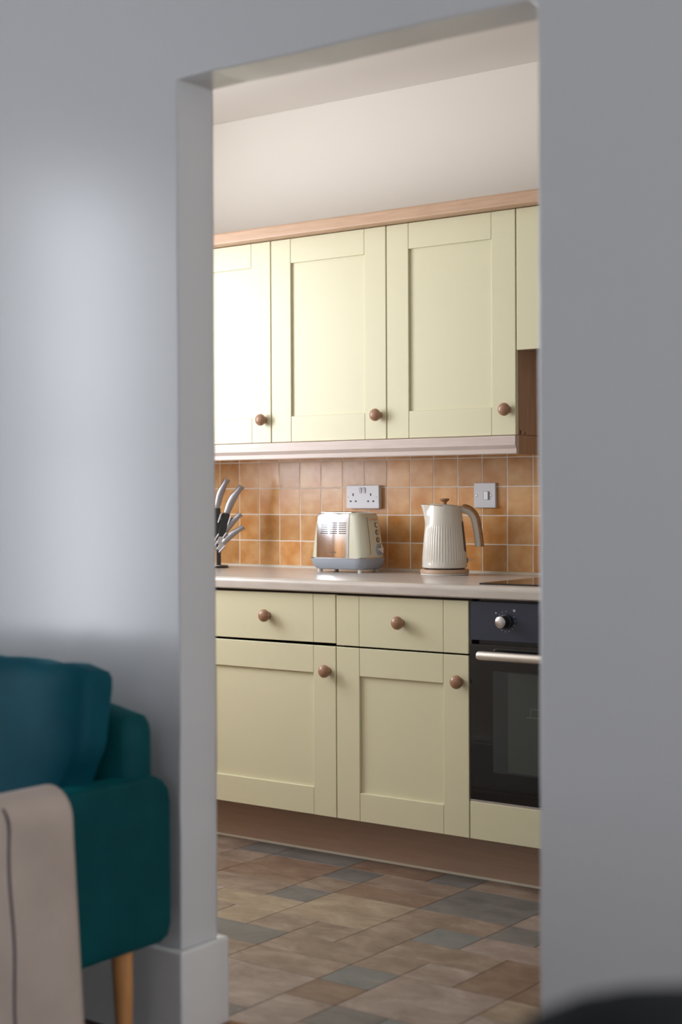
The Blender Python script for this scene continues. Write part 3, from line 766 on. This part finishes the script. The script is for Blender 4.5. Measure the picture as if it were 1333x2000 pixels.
# slanting black sheaths that hold the blades, each with bright clips
slant_block('sheath', kp(6, 60), kp(15, 106), .014, .011, M['black'], ks)
slant_block('sheath', kp(-6, 60), kp(-3, 116), .014, .010, M['black'], ks)
slant_block('sheath', kp(0, 46), kp(11, 66), .011, .010, M['steel'], ks)
slant_block('sheath', kp(0, 34), kp(9, 49), .010, .009, M['steel'], ks)
for a, b in (((0, 88), (6, 105)), ((19, 84), (25, 100)), ((-8, 52), (1, 66)), ((-8, 42), (0, 52)), ((1, 30), (13, 42)), ((9, 58), (16, 68))):
    bm = BM(); tube(bm, [kp(*a, -.012), kp(*b, -.012)], .0034, 14); link('clip', bm, M['steelh'], ks, True)
def knife(label, p0, p1, wd, bulge, yoff=0, blade=.085):
    a, b = kp(*p0, yoff), kp(*p1, yoff)
    rot = Matrix.Rotation(YAW, 3, 'Z')
    t = thing('kitchen_knife', label, 'knife', KC + rot @ a, YAW, 'knives in the stand')
    d = (b - a); L = d.length; dn = d.normalized(); n = Vector((dn.z, 0, -dn.x))   # n: lower side
    bm = BM(); secs = []
    for k in range(13):
        u = k / 12
        c = dn * (L * u) + n * (bulge * (math.sin(PI * u) * -1) * .55)
        hw = wd * (.86 + .18 * math.sin(PI * min(1, u*1.2)) - .10 * math.exp(-((u - .80)/.16)**2) + .06 * (u > .94))
        th_ = .0085 * (1 if k not in (0, 12) else .8)
        secs.append([c + n * hw * math.cos(2*PI*j/16) + Vector((0, th_ * math.sin(2*PI*j/16), 0)) for j in range(16)])
    loft(bm, secs); link('handle', bm, M['steelh'], t, True)
    bm = BM(); secs = []
    for u, wv in ((0, 1), (.35, .95), (.75, .7), (1, .1)):
        c = -dn * (blade * u)
        secs.append([c + n*wd*wv + Vector((0, .0009, 0)), c + n*wd*wv - Vector((0, .0009, 0)), c - n*wd*.8 - Vector((0, .0009, 0)), c - n*wd*.8 + Vector((0, .0009, 0))])
    loft(bm, secs); link('blade', bm, M['chrome'], t)
    return t
knife('large silver handled knife standing steepest in the stand, highest of the four', (-3, 117), (17.5, 172), .0135, .012)
knife('large silver handled knife leaning right, its handle second highest', (15.5, 106), (46, 159), .0145, .012, .0)
knife('smaller silver handled knife, third handle from the top', (9, 66), (44, 105), .0125, .008, -.002, .06)
knife('small silver handled knife, lowest and most slanted of the four', (8, 48), (49, 79.5), .0120, .008, -.004, .05)

# ------------------------------------------------------------------ sofa
def pillow_box(bm, a, b, r, puff=0, n=10, rot=None):
    """rounded, subdivided box; puff swells the big faces"""
    a, b = Vector(a), Vector(b); c = (a+b)/2; h = (b-a)/2
    bmesh.ops.create_cube(bm, size=2)
    bmesh.ops.subdivide_edges(bm, edges=bm.edges[:], cuts=n, use_grid_fill=True)
    for v in bm.verts:
        q = v.co.copy(); p_ = Vector((q.x*h.x, q.y*h.y, q.z*h.z))
        core = Vector([max(-(h[i]-r), min(h[i]-r, p_[i])) for i in range(3)])
        d = p_ - core
        if d.length > 1e-9: p_ = core + d.normalized() * r * min(1, max(abs(d[i]) for i in range(3)) / r + 1e-9)
        fx = (1 - q.x**2); fy = (1 - q.y**2); fz = (1 - q.z**2)
        p_ += Vector((q.x * fy * fz * puff * .5, q.y * fx * fz * puff, q.z * fx * fy * puff * .4))
        v.co = c + (rot @ p_ if rot else p_)
    bmesh.ops.recalc_face_normals(bm, faces=bm.faces)
SX, SXL = -2.222, -4.08
SYF, SYR = 1.50, 2.385
so_ = thing('sofa', 'teal velvet sofa against the wall left of the doorway, on tapered wooden legs', 'sofa', ((SX+SXL)/2, (SYF+SYR)/2, 0))
pw = -parent_world(so_)
def arm(x0, x1):
    # side outline in (y, z): sloping top, soft rear corner
    pts = [(SYF+.03, .245), (SYF, .275), (SYF, .560), (SYF+.02, .588), (SYF+.06, .597)]
    for k in range(1, 9): 
        u = k / 9; pts.append((SYF + .06 + (SYR - .05 - SYF - .06) * u, .597))
    pts += [(SYR-.045, .595), (SYR-.022, .585), (SYR-.006, .566), (SYR, .540), (SYR, .400), (SYR, .270), (SYR-.008, .246), (SYR-.030, .236), (SYR-.25, .236), (SYF+.3, .238)]
    bm = BM(); cyy = sum(p_[0] for p_ in pts)/len(pts); czz = sum(p_[1] for p_ in pts)/len(pts)
    secs = []
    xm, hw = (x0+x1)/2, (x1-x0)/2
    for k in range(13):
        a = -PI/2 + PI * k / 12; fx = math.copysign(abs(math.sin(a))**.55, math.sin(a)); inset = (1 - abs(math.cos(a))**.55) * .022
        sec = []
        for y, z_ in pts:
            dy, dz = y - cyy, z_ - czz
            sy_ = 1 - inset / max(.05, abs(SYR - SYF)/2); sz_ = 1 - inset / .185
            sec.append((xm + hw * fx, cyy + dy * sy_, czz + dz * sz_))
        secs.append(sec)
    loft(bm, secs); bmesh.ops.translate(bm, verts=bm.verts, vec=pw)
    return link('arm', bm, M['teal'], so_, True)
arm(SX - .078, SX); arm(SXL, SXL + .078)
bm = BM(); pillow_box(bm, (SXL + .05, 2.255, .25), (-2.246, SYR - .005, .742), .062, 0, 16); bmesh.ops.translate(bm, verts=bm.verts, vec=pw); link('back_frame', bm, M['teal'], so_, True)
bm = BM(); pillow_box(bm, (SXL + .08, SYF + .02, .24), (SX - .08, 2.26, .34), .02, 0, 6); bmesh.ops.translate(bm, verts=bm.verts, vec=pw); link('seat_frame', bm, M['teal'], so_, True)
for a, b in ((SXL + .085, -3.152), (-3.148, SX - .085)):
    bm = BM(); pillow_box(bm, (a, SYF, .341), (b, 2.14, .475), .035, .012, 10); bmesh.ops.translate(bm, verts=bm.verts, vec=pw); link('seat_cushion', bm, M['teal'], so_, True)
tilt = Matrix.Rotation(-.13, 3, 'X')
for a, b in ((SXL + .085, -3.20), (-3.195, -2.288)):
    bm = BM(); pillow_box(bm, (a, 2.125, .468), (b, 2.240, .838), .036, .018, 16, tilt)
    rn = random.Random(int(abs(a)*10))
    for v in bm.verts:
        v.co += Vector((0, .004 * math.sin(v.co.x * 31 + v.co.z * 19), .003 * math.sin(v.co.x * 43 + 1)))
        if b > -2.4 and v.co.x > -2.6 and v.co.z > .60: v.co.x += .034 * min(1, (v.co.z - .60) / .07) * (v.co.x + 2.6) / .31
    bmesh.ops.translate(bm, verts=bm.verts, vec=pw)
    c_ = link('back_cushion', bm, M['tealblue'], so_, True)
    # piping round the right end of the cushion
def leg(x, y):
    bm = BM(); dx = .004 if x > -3 else -.004; dy = .004 if y > 2 else -.004
    tube(bm, [(x - dx, y - dy, .238), (x - dx*.5, y - dy*.5, .15), (x, y, .0)], [.0235, .0205, .0150], 20)
    bmesh.ops.translate(bm, verts=bm.verts, vec=pw); link('leg', bm, M['oakleg'], so_, True)
leg(-2.262, 2.277); leg(-2.285, 1.60); leg(-4.02, 2.262); leg(-4.02, 1.60)

# throw over the right arm
def arm_top(y):
    u = max(0, min(1, (y - SYF - .06) / (SYR - .05 - SYF - .06))); return .597
def cloth_profile(u, off):
    path = []
    yt_ = ya + (yb_ - ya) * u
    at = arm_top(yt_) + .006 + off * .6
    for k in range(18):                     # outer drop
        v = k / 18; z_ = .055 + (at - .062 - .055) * v
        yy = ya + (yb_ + .026 * (1 - v) - ya) * u
        wob = (.0045 * math.sin(yy * 34 + z_ * 2.0) + .003 * math.sin(yy * 71 + z_ * 5)) * (1 - v)
        path.append((SX + .012 + .005 * (1 - v) + wob + off, yy, z_))
    for k in range(13):                     # over the top of the arm
        a = PI * k / 12
        path.append((SX - .039 + (.051 + off) * math.cos(a), yt_, at - .050 + .050 * math.sin(a)))
    for k in range(1, 4): path.append((SX - .0900 - off, yt_, at - .05 - .018 * k))
    return path
ny = 40; ya, yb_ = 1.60, 2.074
bm = BM(); cols = [[bm.verts.new(p_) for p_ in cloth_profile(i / ny, 0)] for i in range(ny + 1)]
for i in range(ny):
    for k in range(len(cols[0]) - 1): bm.faces.new((cols[i][k], cols[i+1][k], cols[i+1][k+1], cols[i][k+1]))
bmesh.ops.recalc_face_normals(bm, faces=bm.faces)
TO = Vector((SX, 1.85, .6)); bmesh.ops.translate(bm, verts=bm.verts, vec=-TO)
tw = link('throw_blanket', bm, M['throw'], None, True, TO)
md = tw.modifiers.new('s', 'SOLIDIFY'); md.thickness = .012; md.offset = 1
tag(tw, 'beige woven throw draped over the right arm of the teal sofa', 'throw')
bm = BM(); secs = []
for n_, (x_, yy, z_) in enumerate(cloth_profile(.655, .0125)[:29]):
    yy += .003 * math.sin(z_ * 23)
    secs.append([(x_ - .003, yy - .003, z_ - (.002 if n_ > 22 else 0)), (x_ + .0007, yy - .003, z_ + .0007), (x_ + .0007, yy + .003, z_ + .0007), (x_ - .003, yy + .003, z_ - (.002 if n_ > 22 else 0))])
loft(bm, secs); bmesh.ops.translate(bm, verts=bm.verts, vec=-TO); link('woven_stripe', bm, M['stitch'], tw)

# ------------------------------------------------------------------ charcoal chair close to the camera
CH = Vector((-.430, 1.026, 0))
ch = thing('upholstered_chair', 'charcoal upholstered chair with a rounded back, close by at the bottom right', 'chair', CH, YAW)
bm = BM()
secs = []
W2 = .22
for k in range(15):           # curved shell back, section by section from left to right
    u = -1 + 2 * k / 14
    x_ = W2 * u; yb0 = .075 * (u*u) ; top = .834 - .16 * abs(u)**3.2; bot = .43
    zc_, hz = (top + bot)/2, (top - bot)/2; ht = .026 if abs(u) < .99 else .016
    ring = []
    for j in range(20):
        a = 2*PI*j/20; cz = math.copysign(abs(math.sin(a))**.45, math.sin(a)); cx = math.copysign(abs(math.cos(a))**.8, math.cos(a))
        ring.append((x_, yb0 + ht * cx - .02 * 0, zc_ + hz * cz))
    secs.append(ring)
loft(bm, secs); link('backrest', bm, M['charcoal'], ch, True)
bm = BM(); pillow_box(bm, (-.235, .035, .405), (.235, .48, .485), .035, .01, 10); link('seat', bm, M['charcoal'], ch, True)
for sx_ in (-1, 1):
    for yy in (.07, .43):
        bm = BM(); tube(bm, [(sx_*.19, yy, .41), (sx_*.215, yy + (.03 if yy > .2 else -.03), 0)], [.016, .010], 14); link('leg', bm, M['black'], ch, True)
